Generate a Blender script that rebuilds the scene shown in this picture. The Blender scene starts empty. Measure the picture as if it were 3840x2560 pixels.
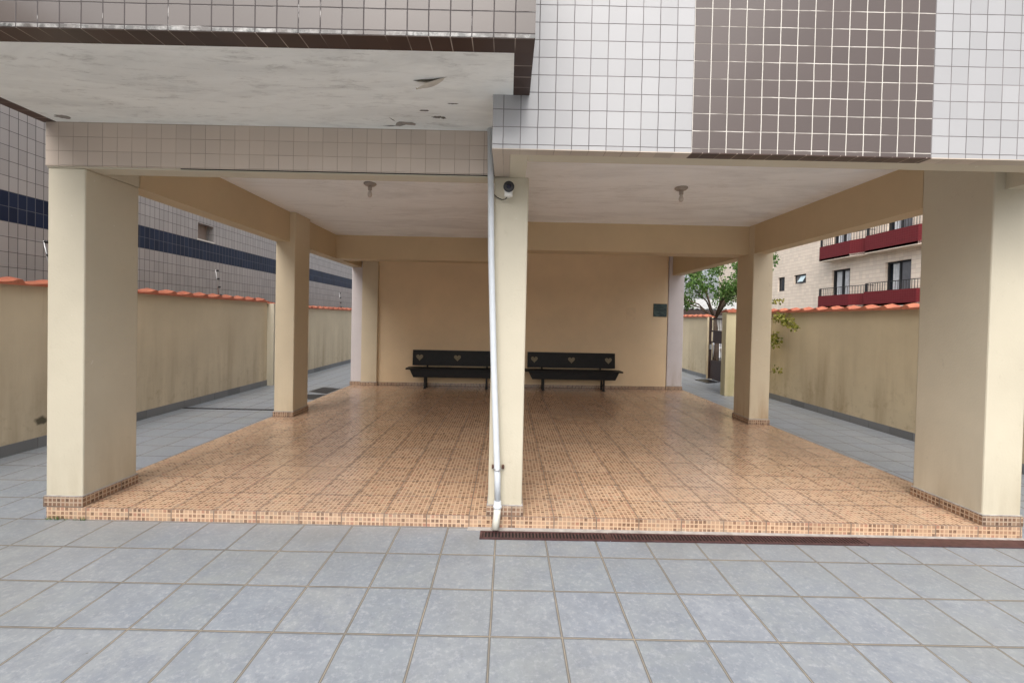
import bpy, bmesh, math, random
from mathutils import Vector, Matrix, noise

random.seed(7)
S = bpy.context.scene
COL = S.collection

# ------------------------------------------------------------------ camera
CAM_H, YAW, PITCH, ROLL = 1.75294, 0.0015097, 0.0137644, -0.0214284
cd = bpy.data.cameras.new('camera')
cam = bpy.data.objects.new('camera', cd)
COL.objects.link(cam)
cd.sensor_fit = 'HORIZONTAL'
cd.sensor_width = 36.0
cd.lens = 36.0 * 1574.281 / 3840.0
cd.shift_x = (1920 - 1906.75) / 3840.0
cd.shift_y = (1219.5 - 1280) / 3840.0
cd.clip_start, cd.clip_end = 0.05, 2000
fwd = Vector((math.sin(YAW) * math.cos(PITCH), math.cos(YAW) * math.cos(PITCH), -math.sin(PITCH)))
r0 = Vector((math.cos(YAW), -math.sin(YAW), 0))
d0 = fwd.cross(r0)
rt = math.cos(ROLL) * r0 + math.sin(ROLL) * d0
dn = -math.sin(ROLL) * r0 + math.cos(ROLL) * d0
cam.matrix_world = Matrix(((rt.x, -dn.x, -fwd.x, 0), (rt.y, -dn.y, -fwd.y, 0), (rt.z, -dn.z, -fwd.z, CAM_H), (0, 0, 0, 1)))
S.camera = cam

# ------------------------------------------------------------------ sky, sun, exposure
SUN_EL, SUN_AZ = 53.0, 194.0            # soft sun high behind the camera (azimuth clockwise from +Y)
W = bpy.data.worlds.new('World'); S.world = W; W.use_nodes = True
wt = W.node_tree; wt.nodes.clear()
sky = wt.nodes.new('ShaderNodeTexSky'); sky.sky_type = 'NISHITA'; sky.sun_disc = False
sky.sun_elevation = math.radians(SUN_EL); sky.sun_rotation = math.radians(SUN_AZ)
sky.air_density = 1.0; sky.dust_density = 6.0; sky.ozone_density = 1.0
hs = wt.nodes.new('ShaderNodeHueSaturation'); hs.inputs['Saturation'].default_value = 0.33   # cloud cover greys the sky
bg = wt.nodes.new('ShaderNodeBackground'); bg.inputs['Strength'].default_value = 0.14
wo = wt.nodes.new('ShaderNodeOutputWorld')
wt.links.new(sky.outputs[0], hs.inputs['Color']); wt.links.new(hs.outputs[0], bg.inputs['Color']); wt.links.new(bg.outputs[0], wo.inputs['Surface'])
sl = bpy.data.lights.new('sun', 'SUN'); sl.energy = 1.0; sl.angle = math.radians(80); sl.color = (1.0, 0.975, 0.94)
so = bpy.data.objects.new('sun', sl); COL.objects.link(so)
az, el = math.radians(SUN_AZ), math.radians(SUN_EL)
sd = Vector((math.sin(az) * math.cos(el), math.cos(az) * math.cos(el), math.sin(el)))
so.rotation_euler = sd.to_track_quat('Z', 'Y').to_euler(); so.location = sd * 60
S.view_settings.view_transform = 'Standard'; S.view_settings.look = 'None'
S.view_settings.exposure = 0.74; S.view_settings.gamma = 1.0
S.render.engine = 'CYCLES'
S.cycles.use_denoising = True
S.cycles.max_bounces = 14; S.cycles.diffuse_bounces = 10; S.cycles.glossy_bounces = 4

# ------------------------------------------------------------------ material helpers
class NT:
    def __init__(s, name):
        s.m = bpy.data.materials.new(name); s.m.use_nodes = True
        s.t = s.m.node_tree; s.b = s.t.nodes['Principled BSDF']
        s._p = None
    def link(s, a, b): s.t.links.new(a, b)
    def put(s, sock, v):
        if isinstance(v, bpy.types.NodeSocket): s.link(v, sock)
        elif isinstance(v, tuple) and len(v) == 3 and sock.type == 'RGBA': sock.default_value = (*v, 1)
        else: sock.default_value = v
    def math(s, op, a, b=0.0, c=0.0, clamp=False):
        n = s.t.nodes.new('ShaderNodeMath'); n.operation = op; n.use_clamp = clamp
        for i, v in enumerate((a, b, c)): s.put(n.inputs[i], v)
        return n.outputs[0]
    def pos(s):
        if s._p is None:
            g = s.t.nodes.new('ShaderNodeNewGeometry'); x = s.t.nodes.new('ShaderNodeSeparateXYZ')
            s.link(g.outputs['Position'], x.inputs[0]); s._p = (x.outputs[0], x.outputs[1], x.outputs[2], g.outputs['Position'])
            nx = s.t.nodes.new('ShaderNodeSeparateXYZ'); s.link(g.outputs['True Normal'], nx.inputs[0]); s._n = nx.outputs
        return s._p
    def nrm(s): s.pos(); return s._n
    def vec(s, x, y, z):
        n = s.t.nodes.new('ShaderNodeCombineXYZ')
        for i, v in enumerate((x, y, z)): s.put(n.inputs[i], v)
        return n.outputs[0]
    def noise(s, scale, detail=4, rough=0.55, v=None, stretch=None, dist=0.0):
        p = v if v is not None else s.pos()[3]
        if stretch:
            m = s.t.nodes.new('ShaderNodeVectorMath'); m.operation = 'MULTIPLY'; s.link(p, m.inputs[0]); m.inputs[1].default_value = stretch; p = m.outputs[0]
        n = s.t.nodes.new('ShaderNodeTexNoise'); s.link(p, n.inputs['Vector'])
        n.inputs['Scale'].default_value = scale; n.inputs['Detail'].default_value = detail; n.inputs['Roughness'].default_value = rough; n.inputs['Distortion'].default_value = dist
        return n.outputs['Fac']
    def white(s, v):
        n = s.t.nodes.new('ShaderNodeTexWhiteNoise'); n.noise_dimensions = '3D'; s.link(v, n.inputs['Vector']); return n.outputs['Value']
    def rng(s, v, a, b, c=0.0, d=1.0):
        n = s.t.nodes.new('ShaderNodeMapRange'); n.clamp = True; s.put(n.inputs[0], v)
        for i, k in enumerate((a, b, c, d)): s.put(n.inputs[i + 1], k)
        return n.outputs[0]
    def mix(s, f, a, b, mode='MIX'):
        n = s.t.nodes.new('ShaderNodeMix'); n.data_type = 'RGBA'; n.blend_type = mode
        s.put(n.inputs[0], f); s.put(n.inputs[6], a); s.put(n.inputs[7], b); return n.outputs[2]
    def fmix(s, f, a, b):
        n = s.t.nodes.new('ShaderNodeMix'); n.data_type = 'FLOAT'
        s.put(n.inputs[0], f); s.put(n.inputs[2], a); s.put(n.inputs[3], b); return n.outputs[0]
    def ramp(s, f, stops, const=False):
        n = s.t.nodes.new('ShaderNodeValToRGB'); s.put(n.inputs[0], f)
        e = n.color_ramp.elements
        if const: n.color_ramp.interpolation = 'CONSTANT'
        while len(e) < len(stops): e.new(0.5)
        for k, (p, c) in zip(e, stops): k.position = p; k.color = (*c, 1)
        return n.outputs[0]
    def grid(s, u, size, off, w, soft=None):
        """joint mask (1 in the joint), cell id, distance to the nearest joint"""
        t = s.math('DIVIDE', s.math('SUBTRACT', u, off), size)
        fr = s.math('FRACT', t); fl = s.math('FLOOR', t)
        d = s.math('MULTIPLY', s.math('MINIMUM', fr, s.math('SUBTRACT', 1.0, fr)), size)
        soft = soft if soft else w * 0.35
        return s.rng(d, w / 2 - soft / 2, w / 2 + soft / 2, 1, 0), fl, d
    def bump(s, h, strength=0.3, dist=0.01):
        n = s.t.nodes.new('ShaderNodeBump'); n.inputs['Strength'].default_value = strength; n.inputs['Distance'].default_value = dist
        s.put(n.inputs['Height'], h); s.link(n.outputs[0], s.b.inputs['Normal'])
    def done(s, color, rough=0.5, spec=0.5, metal=0.0):
        s.put(s.b.inputs['Base Color'], color); s.put(s.b.inputs['Roughness'], rough)
        s.b.inputs['Specular IOR Level'].default_value = spec; s.b.inputs['Metallic'].default_value = metal
        return s.m

def hv(c, k): return tuple(min(1, x * k) for x in c)

def plain(name, c, rough=0.5, metal=0.0, var=0.12, scale=9, spec=0.5):
    n = NT(name); f = n.rng(n.noise(scale, 5), 0.3, 0.7)
    return n.done(n.mix(f, hv(c, 1 - var), hv(c, 1 + var)), rough, spec, metal)

def paint(name, c, rough=0.55, bumpy=0.12, dirt=(0.30, 0.24, 0.15), dirt_amt=0.25, skirt_dirt=0.0, scratch=0.0):
    n = NT(name); x, y, z, p = n.pos()
    big = n.rng(n.noise(1.3, 4, 0.6), 0.3, 0.72)
    col = n.mix(big, hv(c, 0.93), hv(c, 1.05))
    fine = n.rng(n.noise(14, 5, 0.65), 0.62, 0.82)
    col = n.mix(n.math('MULTIPLY', fine, dirt_amt), col, dirt)
    if skirt_dirt:
        st = n.rng(n.noise(5, 5, 0.6, stretch=(1, 1, 0.16)), 0.40, 0.66)
        lo = n.rng(z, 0.15, 0.85, 1, 0)
        col = n.mix(n.math('MULTIPLY', n.math('MULTIPLY', st, lo), skirt_dirt), col, dirt)
    if scratch:
        sc = n.rng(n.noise(6, 7, 0.75, stretch=(1.6, 1.6, 0.5), dist=1.2), 0.655, 0.70)
        col = n.mix(n.math('MULTIPLY', sc, scratch * 0.6), col, hv(c, 0.52))
        ch = n.rng(n.noise(19, 3, 0.6, dist=0.5), 0.735, 0.75)
        col = n.mix(n.math('MULTIPLY', ch, scratch), col, (0.75, 0.72, 0.66))
    n.bump(n.math('ADD', n.noise(55, 4, 0.6), n.math('MULTIPLY', n.noise(4, 3), 2.0)), bumpy * 1.5, 0.008)
    return n.done(col, n.fmix(big, rough, rough + 0.12))

M = {}
CREAM = (0.585, 0.535, 0.42)
M['cream'] = paint('cream_paint', CREAM, 0.5, dirt_amt=0.20, skirt_dirt=0.40, scratch=0.5)
M['mid'] = paint('warm_cream_paint', (0.60, 0.505, 0.36), 0.5, dirt_amt=0.2, skirt_dirt=0.4, scratch=0.5)
M['worn'] = paint('worn_stained_cream_paint', (0.60, 0.505, 0.36), 0.55, dirt=(0.34, 0.20, 0.10), dirt_amt=0.45, skirt_dirt=0.95, scratch=0.8)
M['beam'] = paint('cream_beam_paint', (0.58, 0.455, 0.29), 0.6, dirt_amt=0.2)
M['cream_in'] = paint('cream_wall_paint', (0.74, 0.57, 0.37), 0.6, dirt_amt=0.12, skirt_dirt=0.1)
M['white_patch'] = paint('pale_grey_paint', (0.60, 0.55, 0.55), 0.55, dirt_amt=0.35, skirt_dirt=0.7)

def ceiling_mat(name, c, spots):
    n = NT(name); x, y, z, p = n.pos()
    a = n.rng(n.noise(1.0, 7, 0.66, stretch=(0.55, 1.9, 1), dist=0.9), 0.46, 0.68)
    b = n.rng(n.noise(7, 8, 0.75, stretch=(0.55, 2.2, 1), dist=0.4), 0.52, 0.74)
    e = n.rng(n.noise(30, 5, 0.7), 0.56, 0.72)
    area = n.rng(n.noise(0.8, 4), 0.42, 0.6)
    col = n.mix(n.math('MULTIPLY', a, 0.42), c, hv(c, 0.60))
    col = n.mix(n.math('MULTIPLY', n.math('MULTIPLY', b, n.math('ADD', area, 0.25)), spots * 0.8), col, (0.30, 0.29, 0.26))
    col = n.mix(n.math('MULTIPLY', n.math('MULTIPLY', e, n.math('MULTIPLY', area, b)), spots), col, (0.10, 0.10, 0.09))
    n.bump(n.noise(30, 5, 0.6), 0.25, 0.006)
    return n.done(col, 0.8, 0.25)
M['soffit'] = ceiling_mat('mottled_white_soffit', (0.93, 0.94, 0.90), 0.7)
M['ceiling'] = ceiling_mat('smudged_white_ceiling', (0.90, 0.92, 0.93), 0.4)

def facade_tile(name, band=False, base=(0.405, 0.402, 0.408), grout=(0.13, 0.12, 0.12), brown=(0.112, 0.088, 0.080), ox=0.1785, oz=2.972,
                size=0.1195, sz=0.1207, w=0.0055, rough=0.16, axis='X', white_grout=0.1, vary=0.05):
    n = NT(name); x, y, z, p = n.pos()
    u = x if axis == 'X' else y
    wob = n.math('MULTIPLY', n.math('SUBTRACT', n.noise(6, 2), 0.5), 0.006)
    uu, zz = n.math('ADD', u, wob), n.math('ADD', z, wob)
    gu, cu, du = n.grid(uu, size, ox, w); gz, cz, dz = n.grid(zz, sz, oz, w)
    rnd = n.white(n.vec(cu, cz, 3.0))
    col = n.mix(rnd, hv(base, 1 - vary), hv(base, 1 + vary))
    if white_grout:
        fr = n.fmix(gu, n.noise(3.1, 5, .7, stretch=(1, 1, 40)), n.noise(5.3, 5, .7, stretch=(9, 1, 1)))
        gcol = n.mix(n.rng(fr, 0.60, 0.64), grout, (0.50, 0.48, 0.46))
    else: gcol = n.mix(n.rng(n.noise(2.5, 3), .35, .65), grout, hv(grout, 1.9))
    joint = n.math('MAXIMUM', gu, gz)
    if white_grout:
        low = n.rng(z, 3.332, 3.338, 1, 0)
        crumb = n.mix(n.rng(n.noise(16, 5, .7), .42, .62), (0.10, 0.10, 0.095), (0.42, 0.41, 0.39))
        col = n.mix(n.math('MULTIPLY', low, n.rng(n.noise(3, 4), .38, .55)), col, crumb)
    if band:
        inb = n.math('MULTIPLY', n.math('GREATER_THAN', x, 1.2535), n.math('LESS_THAN', x, 2.9235))
        col = n.mix(inb, col, n.mix(rnd, hv(brown, 0.93), hv(brown, 1.08)))
        gb = n.mix(n.math('MULTIPLY', gz, n.math('SUBTRACT', 1, gu)), (0.75, 0.71, 0.64), n.mix(n.rng(n.noise(4, 3), .4, .6), (0.2, .17, .15), (.7, .66, .6)))
        gcol = n.mix(inb, gcol, gb)
    col = n.mix(joint, col, gcol)
    ro = n.fmix(joint, n.math('ADD', rough, n.math('MULTIPLY', n.noise(3, 3), 0.1)), 0.85)
    tilt = n.math('MULTIPLY', n.math('ADD', n.math('MULTIPLY', n.math('SUBTRACT', n.white(n.vec(cu, cz, 9.0)), .5), u), n.math('MULTIPLY', n.math('SUBTRACT', n.white(n.vec(cz, cu, 5.0)), .5), z)), 0.045)
    h = n.math('ADD', n.math('MULTIPLY', joint, -0.0025), tilt)
    n.bump(h, 0.5, 1.0)
    return n.done(col, ro, 0.5)
M['facade'] = facade_tile('white_and_brown_wall_tile', band=True, white_grout=0)
M['beam_tile'] = facade_tile('pale_beige_beam_tile', base=(0.58, 0.49, 0.415), grout=(0.27, 0.215, 0.17), ox=-3.762, oz=2.957, size=0.1219, sz=0.117, w=0.004, rough=0.3, white_grout=0)
M['balcony_tile'] = facade_tile('taupe_balcony_tile', base=(0.108, 0.088, 0.078), grout=(0.06, 0.05, 0.05), ox=-0.113, oz=3.338, size=0.1203, sz=0.1185, w=0.006, rough=0.15, white_grout=0.1, vary=0.07)

def under_tile(name, c, grout, axis, off, size=0.12):
    n = NT(name); x, y, z, p = n.pos()
    g, cu, d = n.grid(x if axis == 'X' else y, size, off, 0.005)
    rnd = n.white(n.vec(cu, 2.0, 1.0))
    col = n.mix(rnd, hv(c, 0.85), hv(c, 1.15))
    col = n.mix(n.math('MULTIPLY', g, n.rng(n.noise(3, 2), .35, .6)), col, grout)
    return n.done(col, 0.35, 0.4)
M['brown_edge_x'] = under_tile('dark_brown_edge_tile_row', (0.062, 0.036, 0.028), (0.45, 0.38, 0.32), 'X', -0.113, 0.1203)
M['brown_edge_y'] = under_tile('dark_brown_edge_tile_column', (0.062, 0.036, 0.028), (0.45, 0.38, 0.32), 'Y', 2.36)
M['beige_edge'] = under_tile('beige_edge_tile', (0.50, 0.43, 0.36), (0.25, 0.2, 0.16), 'X', 0.1785, 0.1195)

def mosaic(name, dark=False):
    n = NT(name); x, y, z, p = n.pos()
    T, c = 0.3577, 0.03577
    nn = n.nrm()
    up = n.math('GREATER_THAN', n.math('ABSOLUTE', nn[2]), 0.5)
    sx = n.math('GREATER_THAN', n.math('ABSOLUTE', nn[0]), 0.5)
    u = n.fmix(sx, x, y); v = n.fmix(up, z, y)
    PAL = [(0.0, (0.15, 0.075, 0.045)), (0.16, (0.27, 0.145, 0.09)), (0.38, (0.42, 0.25, 0.16)), (0.60, (0.52, 0.335, 0.215)), (0.82, (0.42, 0.31, 0.22)), (0.93, (0.44, 0.21, 0.14))]
    if dark: PAL = [(0.0, (0.10, 0.045, 0.028)), (0.22, (0.20, 0.10, 0.06)), (0.5, (0.30, 0.16, 0.095)), (0.75, (0.25, 0.15, 0.10)), (0.9, (0.34, 0.22, 0.14))]
    u1 = n.math('SUBTRACT', u, n.fmix(sx, 0.066, 3.51)); v1 = n.math('SUBTRACT', v, n.fmix(up, 0.102, 3.51))
    gu, cu, du = n.grid(u1, c, 0.0, 0.009, 0.004); gv, cv, dv = n.grid(v1, c, 0.0, 0.009, 0.004)
    JU, tu, _ = n.grid(u1, T, 0.0, 0.0085, 0.003); JV, tv, _ = n.grid(v1, T, 0.0, 0.0085, 0.003)
    r = n.white(n.vec(cu, cv, n.math('MULTIPLY', up, 7.0)))
    tile = n.white(n.vec(tu, tv, 4.0))
    col = n.ramp(r, PAL, True)
    col = n.mix(n.rng(n.noise(70, 3), 0.3, 0.7, 0, 0.4), col, (0.54, 0.355, 0.23) if not dark else (0.3, 0.19, 0.12))
    lines = n.math('MAXIMUM', gu, gv)
    col = n.mix(lines, col, (0.72, 0.51, 0.34) if not dark else (0.52, 0.40, 0.29))
    J = n.math('MAXIMUM', JU, JV)
    jc = n.mix(n.noise(3, 3), (0.07, 0.045, 0.03), (0.16, 0.105, 0.07))
    col = n.mix(n.math('MULTIPLY', J, 0.95), col, jc)
    col = n.mix(1.0, col, n.mix(tile, (0.88, 0.86, 0.84), (1, 1, 1)), 'MULTIPLY')
    col = n.mix(n.rng(n.noise(0.75, 6, 0.65), 0.38, 0.66, 0, 0.30), col, hv((0.33, 0.255, 0.20), 0.9 if not dark else .6))
    wear = n.rng(n.noise(0.8, 4), 0.35, 0.7)
    n.bump(n.math('ADD', n.math('MULTIPLY', J, -1.0), n.math('MULTIPLY', n.noise(40, 3), 0.25)), 0.35, 0.003)
    return n.done(col, n.fmix(J, n.fmix(wear, 0.17, 0.30), 0.8), 0.9)
M['mosaic'] = mosaic('tan_mosaic_floor_tile')
M['mosaic_dark'] = mosaic('brown_mosaic_skirting_tile', True)

def court(name):
    n = NT(name); x, y, z, p = n.pos()
    wob = n.math('MULTIPLY', n.math('SUBTRACT', n.noise(1.7, 2), 0.5), 0.008)
    uu, vv = n.math('ADD', x, wob), n.math('ADD', y, wob)
    w = 0.0135
    gu, cu, du = n.grid(uu, 0.4, -0.0632, w, 0.006); gv, cv, dv = n.grid(vv, 0.4, 2.2984, w, 0.006)
    r = n.white(n.vec(cu, cv, 1.0)); r2 = n.white(n.vec(cu, cv, 8.0))
    base = n.mix(r, (0.238, 0.268, 0.296), (0.274, 0.298, 0.338))
    base = n.mix(n.math('MULTIPLY', r2, 0.45), base, (0.30, 0.312, 0.298))
    pv = n.vec(n.math('ADD', x, n.math('MULTIPLY', r, 7.0)), n.math('ADD', y, n.math('MULTIPLY', r2, 5.0)), r)
    cloud = n.rng(n.noise(7.0, 8, 0.72, v=pv, dist=0.4), 0.38, 0.62)
    base = n.mix(n.math('MULTIPLY', n.math('SUBTRACT', 1.0, cloud), 0.85), base, (0.205, 0.228, 0.265))
    base = n.mix(n.math('MULTIPLY', n.rng(n.noise(34, 6, 0.75, v=pv), 0.50, 0.66), 0.55), base, (0.40, 0.415, 0.445))
    base = n.mix(n.math('MULTIPLY', n.rng(n.noise(24, 6, 0.75, v=pv), 0.54, 0.70), 0.6), base, (0.165, 0.18, 0.215))
    base = n.mix(n.math('MULTIPLY', n.rng(n.noise(0.7, 5, 0.6), 0.45, 0.7), 0.35), base, (0.235, 0.235, 0.21))
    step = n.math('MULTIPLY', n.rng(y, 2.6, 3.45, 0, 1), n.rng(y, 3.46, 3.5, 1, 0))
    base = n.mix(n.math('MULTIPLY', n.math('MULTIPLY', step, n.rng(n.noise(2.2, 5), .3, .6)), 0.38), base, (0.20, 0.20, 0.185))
    spot = n.rng(n.noise(11, 2, 0.5), 0.765, 0.785)
    base = n.mix(n.math('MULTIPLY', spot, 0.6), base, (0.06, 0.06, 0.06))
    d = n.math('MINIMUM', du, dv)
    J = n.math('MAXIMUM', gu, gv)
    centre = n.rng(d, 0.0022, 0.0045, 1, 0)
    jc = n.mix(centre, (0.065, 0.058, 0.05), n.mix(n.rng(n.noise(4, 4), .35, .65), (0.21, 0.19, 0.16), (0.32, 0.275, 0.215)))
    col = n.mix(J, base, jc)
    edge = n.rng(d, w / 2, w / 2 + 0.007, 1, 0)
    n.bump(n.math('ADD', n.math('MULTIPLY', edge, -1.0), n.math('MULTIPLY', n.noise(38, 4), 0.22)), 0.45, 0.004)
    return n.done(col, n.fmix(J, n.fmix(cloud, 0.36, 0.5), 0.9), 0.45)
M['court'] = court('blue_grey_stone_effect_tile')

def wall_paint(name, c, moss=(0.30, 0.215, 0.12), low=0.55, amt=0.6, hole=None):
    n = NT(name); x, y, z, p = n.pos()
    col = n.mix(n.rng(n.noise(0.9, 4), 0.3, 0.7), hv(c, 0.9), hv(c, 1.07))
    st = n.rng(n.noise(3.2, 6, 0.62, stretch=(1, 1.0, 0.10)), 0.44, 0.74)
    m = n.rng(n.math('ADD', z, n.math('MULTIPLY', n.noise(2.5, 3, stretch=(1, 1, .2)), 1.3)), 1.0, 2.3, 1, 0.12)
    col = n.mix(n.math('MULTIPLY', n.math('MULTIPLY', st, m), amt), col, moss)
    b = n.rng(n.noise(7, 6, 0.7), 0.52, 0.74)
    col = n.mix(n.math('MULTIPLY', n.math('MULTIPLY', b, n.rng(z, 0.1, 1.0, 1, 0.1)), amt * 0.75), col, hv(moss, 0.9))
    run = n.rng(n.noise(7, 4, 0.6, stretch=(1, 1, 0.05)), 0.62, 0.78)
    col = n.mix(n.math('MULTIPLY', run, amt * 0.35), col, (0.30, 0.21, 0.12))
    if hole:
        hx, hy, hz, hr = hole
        dd = n.math('SQRT', n.math('ADD', n.math('POWER', n.math('SUBTRACT', y, hy), 2.0), n.math('POWER', n.math('MULTIPLY', n.math('SUBTRACT', z, hz), 1.6), 2.0)))
        dd = n.math('ADD', dd, n.math('MULTIPLY', n.math('SUBTRACT', n.noise(9, 4), .5), 0.16))
        col = n.mix(n.rng(dd, hr, hr + .05, .85, 0), col, (0.04, 0.035, 0.02))
    n.bump(n.noise(45, 5, 0.65), 0.25, 0.006)
    return n.done(col, 0.8, 0.3)
M['yard_wall'] = wall_paint('stained_cream_wall_paint', (0.64, 0.545, 0.395), hole=(0, 5.35, .33, .05))
M['yard_wall_dirty'] = wall_paint('heavily_stained_wall_paint', (0.64, 0.54, 0.37), moss=(0.29, 0.20, 0.10), amt=0.7)
M['pier_paint'] = wall_paint('weathered_pier_paint', (0.60, 0.53, 0.34), moss=(0.25, 0.22, 0.06), amt=0.6)

def clay(name):
    n = NT(name); x, y, z, p = n.pos()
    r = n.rng(n.noise(3.5, 4), 0.3, 0.7)
    col = n.mix(r, (0.36, 0.095, 0.055), (0.52, 0.19, 0.11))
    col = n.mix(n.math('MULTIPLY', n.rng(n.noise(16, 5, .7), .52, .72), .6), col, (0.16, 0.09, 0.06))
    n.bump(n.noise(60, 3), 0.2, 0.004)
    return n.done(col, 0.75, 0.3)
M['clay'] = clay('terracotta_clay')
M['skirt_grey'] = under_tile('grey_skirting_tile', (0.20, 0.205, 0.21), (0.04, 0.04, 0.04), 'Y', 0.1, 0.4)
M['skirt_grey'].node_tree.nodes['Principled BSDF'].inputs['Roughness'].default_value = 0.6

def neighbour_tile(name):
    n = NT(name); x, y, z, p = n.pos()
    gu, cu, du = n.grid(y, 0.1098, 5.891, 0.007, 0.003); gz, cz, dz = n.grid(z, 0.2105, 3.176, 0.007, 0.003)
    r = n.white(n.vec(cu, cz, 2.0))
    band = n.math('MULTIPLY', n.math('GREATER_THAN', z, 2.9655), n.math('LESS_THAN', z, 3.3865))
    col = n.mix(r, (0.40, 0.372, 0.36), (0.46, 0.43, 0.415))
    col = n.mix(band, col, n.mix(r, (0.006, 0.012, 0.038), (0.012, 0.022, 0.060)))
    J = n.math('MAXIMUM', gu, gz)
    col = n.mix(n.math('MULTIPLY', J, n.fmix(band, 0.92, 0.7)), col, n.mix(band, (0.05, 0.045, 0.045), (0.2, 0.2, 0.22)))
    n.bump(n.math('MULTIPLY', J, -1.0), 0.4, 0.003)
    return n.done(col, n.fmix(J, 0.33, 0.85), 0.28)
M['neighbour'] = neighbour_tile('grey_lilac_wall_tile')

def far_tile(name, c, line, size, rough=0.4, amt=0.5, vertical=True):
    n = NT(name); x, y, z, p = n.pos()
    gu, cu, _ = n.grid(y, size, 0, 0.018, 0.01); gz, cz, _ = n.grid(z, size, 0, 0.018, 0.01)
    r = n.white(n.vec(cu, cz, 2.0))
    col = n.mix(r, hv(c, 0.93), hv(c, 1.06))
    J = n.math('MAXIMUM', gz, n.math('MULTIPLY', gu, 1.0 if vertical else 0.25))
    col = n.mix(n.math('MULTIPLY', J, amt), col, line)
    return n.done(col, rough, 0.3)
M['cream_tile'] = far_tile('cream_wall_tile', (0.88, 0.76, 0.63), (0.5, 0.33, 0.25), 0.2, vertical=False)
M['maroon_tile'] = far_tile('maroon_balcony_tile', (0.15, 0.014, 0.018), (0.24, 0.06, 0.06), 0.11, 0.5, 0.3)

M['pvc'] = plain('white_plastic_pipe', (0.66, 0.70, 0.74), 0.35, var=0.05)
M['pvc_end'] = plain('yellowed_plastic_pipe', (0.72, 0.71, 0.63), 0.4, var=0.07)
M['black'] = plain('black_plastic', (0.012, 0.012, 0.014), 0.3)
M['lens'] = plain('dark_lens_glass', (0.01, 0.01, 0.03), 0.06)
M['white_plastic'] = plain('white_plastic', (0.75, 0.73, 0.68), 0.35, var=0.04)
M['rust'] = plain('rusty_metal', (0.09, 0.04, 0.025), 0.7, var=0.4, scale=60)
M['steel'] = plain('galvanised_steel', (0.45, 0.45, 0.45), 0.4, 0.8)
M['grate'] = plain('maroon_painted_iron', (0.062, 0.027, 0.027), 0.45, 0.0, var=0.35, scale=25)
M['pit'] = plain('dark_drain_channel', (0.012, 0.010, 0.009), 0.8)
M['cement'] = plain('pale_cement', (0.36, 0.34, 0.32), 0.9, var=0.25, scale=14)
M['bench_wood'] = plain('black_varnished_wood', (0.010, 0.009, 0.009), 0.42, var=0.3, scale=12, spec=0.22)
M['bench_iron'] = plain('dark_iron', (0.018, 0.017, 0.017), 0.5, spec=0.3)
M['heart'] = plain('faded_gold_paint', (0.20, 0.165, 0.10), 0.6, var=0.25, scale=40)
M['lamp_white'] = plain('shaded_white_plastic', (0.36, 0.32, 0.28), 0.5)  # white plastic with the shade under the ceiling put into its colour
M['bulb'] = plain('frosted_bulb_glass', (0.50, 0.46, 0.42), 0.3)
M['gate'] = plain('brown_painted_steel', (0.035, 0.016, 0.014), 0.45)
M['asphalt'] = plain('asphalt', (0.05, 0.05, 0.05), 0.9, var=0.3, scale=3)
M['glass'] = plain('dark_window_glass', (0.03, 0.035, 0.045), 0.08)
M['grey_glass'] = plain('grey_window_glass', (0.16, 0.16, 0.175), 0.2)
M['curtain'] = plain('white_curtain', (0.62, 0.64, 0.66), 0.8, var=0.12, scale=5)
M['frame'] = plain('dark_window_frame', (0.018, 0.018, 0.02), 0.45)
M['pale_glass'] = plain('painted_sky_reflection_glass', (0.55, 0.68, 0.72), 0.1)  # pale blue base colour stands in for reflected sky
M['fibro'] = plain('grey_corrugated_roofing', (0.40, 0.40, 0.39), 0.8, var=0.2)
M['eave'] = plain('dark_brown_eave_board', (0.045, 0.025, 0.02), 0.7)
M['house'] = plain('pale_house_paint', (0.55, 0.53, 0.5), 0.8)
M['car'] = plain('white_car_paint', (0.72, 0.73, 0.75), 0.18, var=0.01)
M['tyre'] = plain('black_tyre_rubber', (0.02, 0.02, 0.02), 0.8)
M['red_lamp'] = plain('red_lamp_plastic', (0.35, 0.02, 0.02), 0.25)
M['bark'] = plain('grey_brown_bark', (0.12, 0.085, 0.06), 0.9, var=0.35, scale=18)
M['plaster'] = plain('exposed_grey_plaster', (0.30, 0.275, 0.245), 0.9, var=0.2, scale=30)
M['peel'] = plain('peeled_paint_film', (0.58, 0.54, 0.47), 0.7, var=0.15, scale=20)
M['mildew_and_crease'] = plain('black_mildew_and_crease', (0.17, 0.155, 0.13), 0.9, var=0.5, scale=60)
M['recess'] = plain('brown_grey_recess_panel', (0.26, 0.20, 0.17), 0.6)  # back panel of the window recess, browner than the wall tile
M['patch'] = plain('painted_cover_plate', (0.70, 0.535, 0.345), 0.5, var=0.05)
M['screw'] = plain('screw_steel', (0.3, 0.3, 0.28), 0.4, .7)

def plaque_mat():
    n = NT('dark_green_printed_plate'); x, y, z, p = n.pos()
    a = n.rng(n.noise(9, 4, .6, stretch=(.6, 1, 1.6)), .48, .66)
    return n.done(n.mix(n.math('MULTIPLY', a, .75), (0.008, 0.030, 0.032), (0.065, 0.115, 0.105)), 0.35)
M['plaque'] = plaque_mat()

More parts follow.
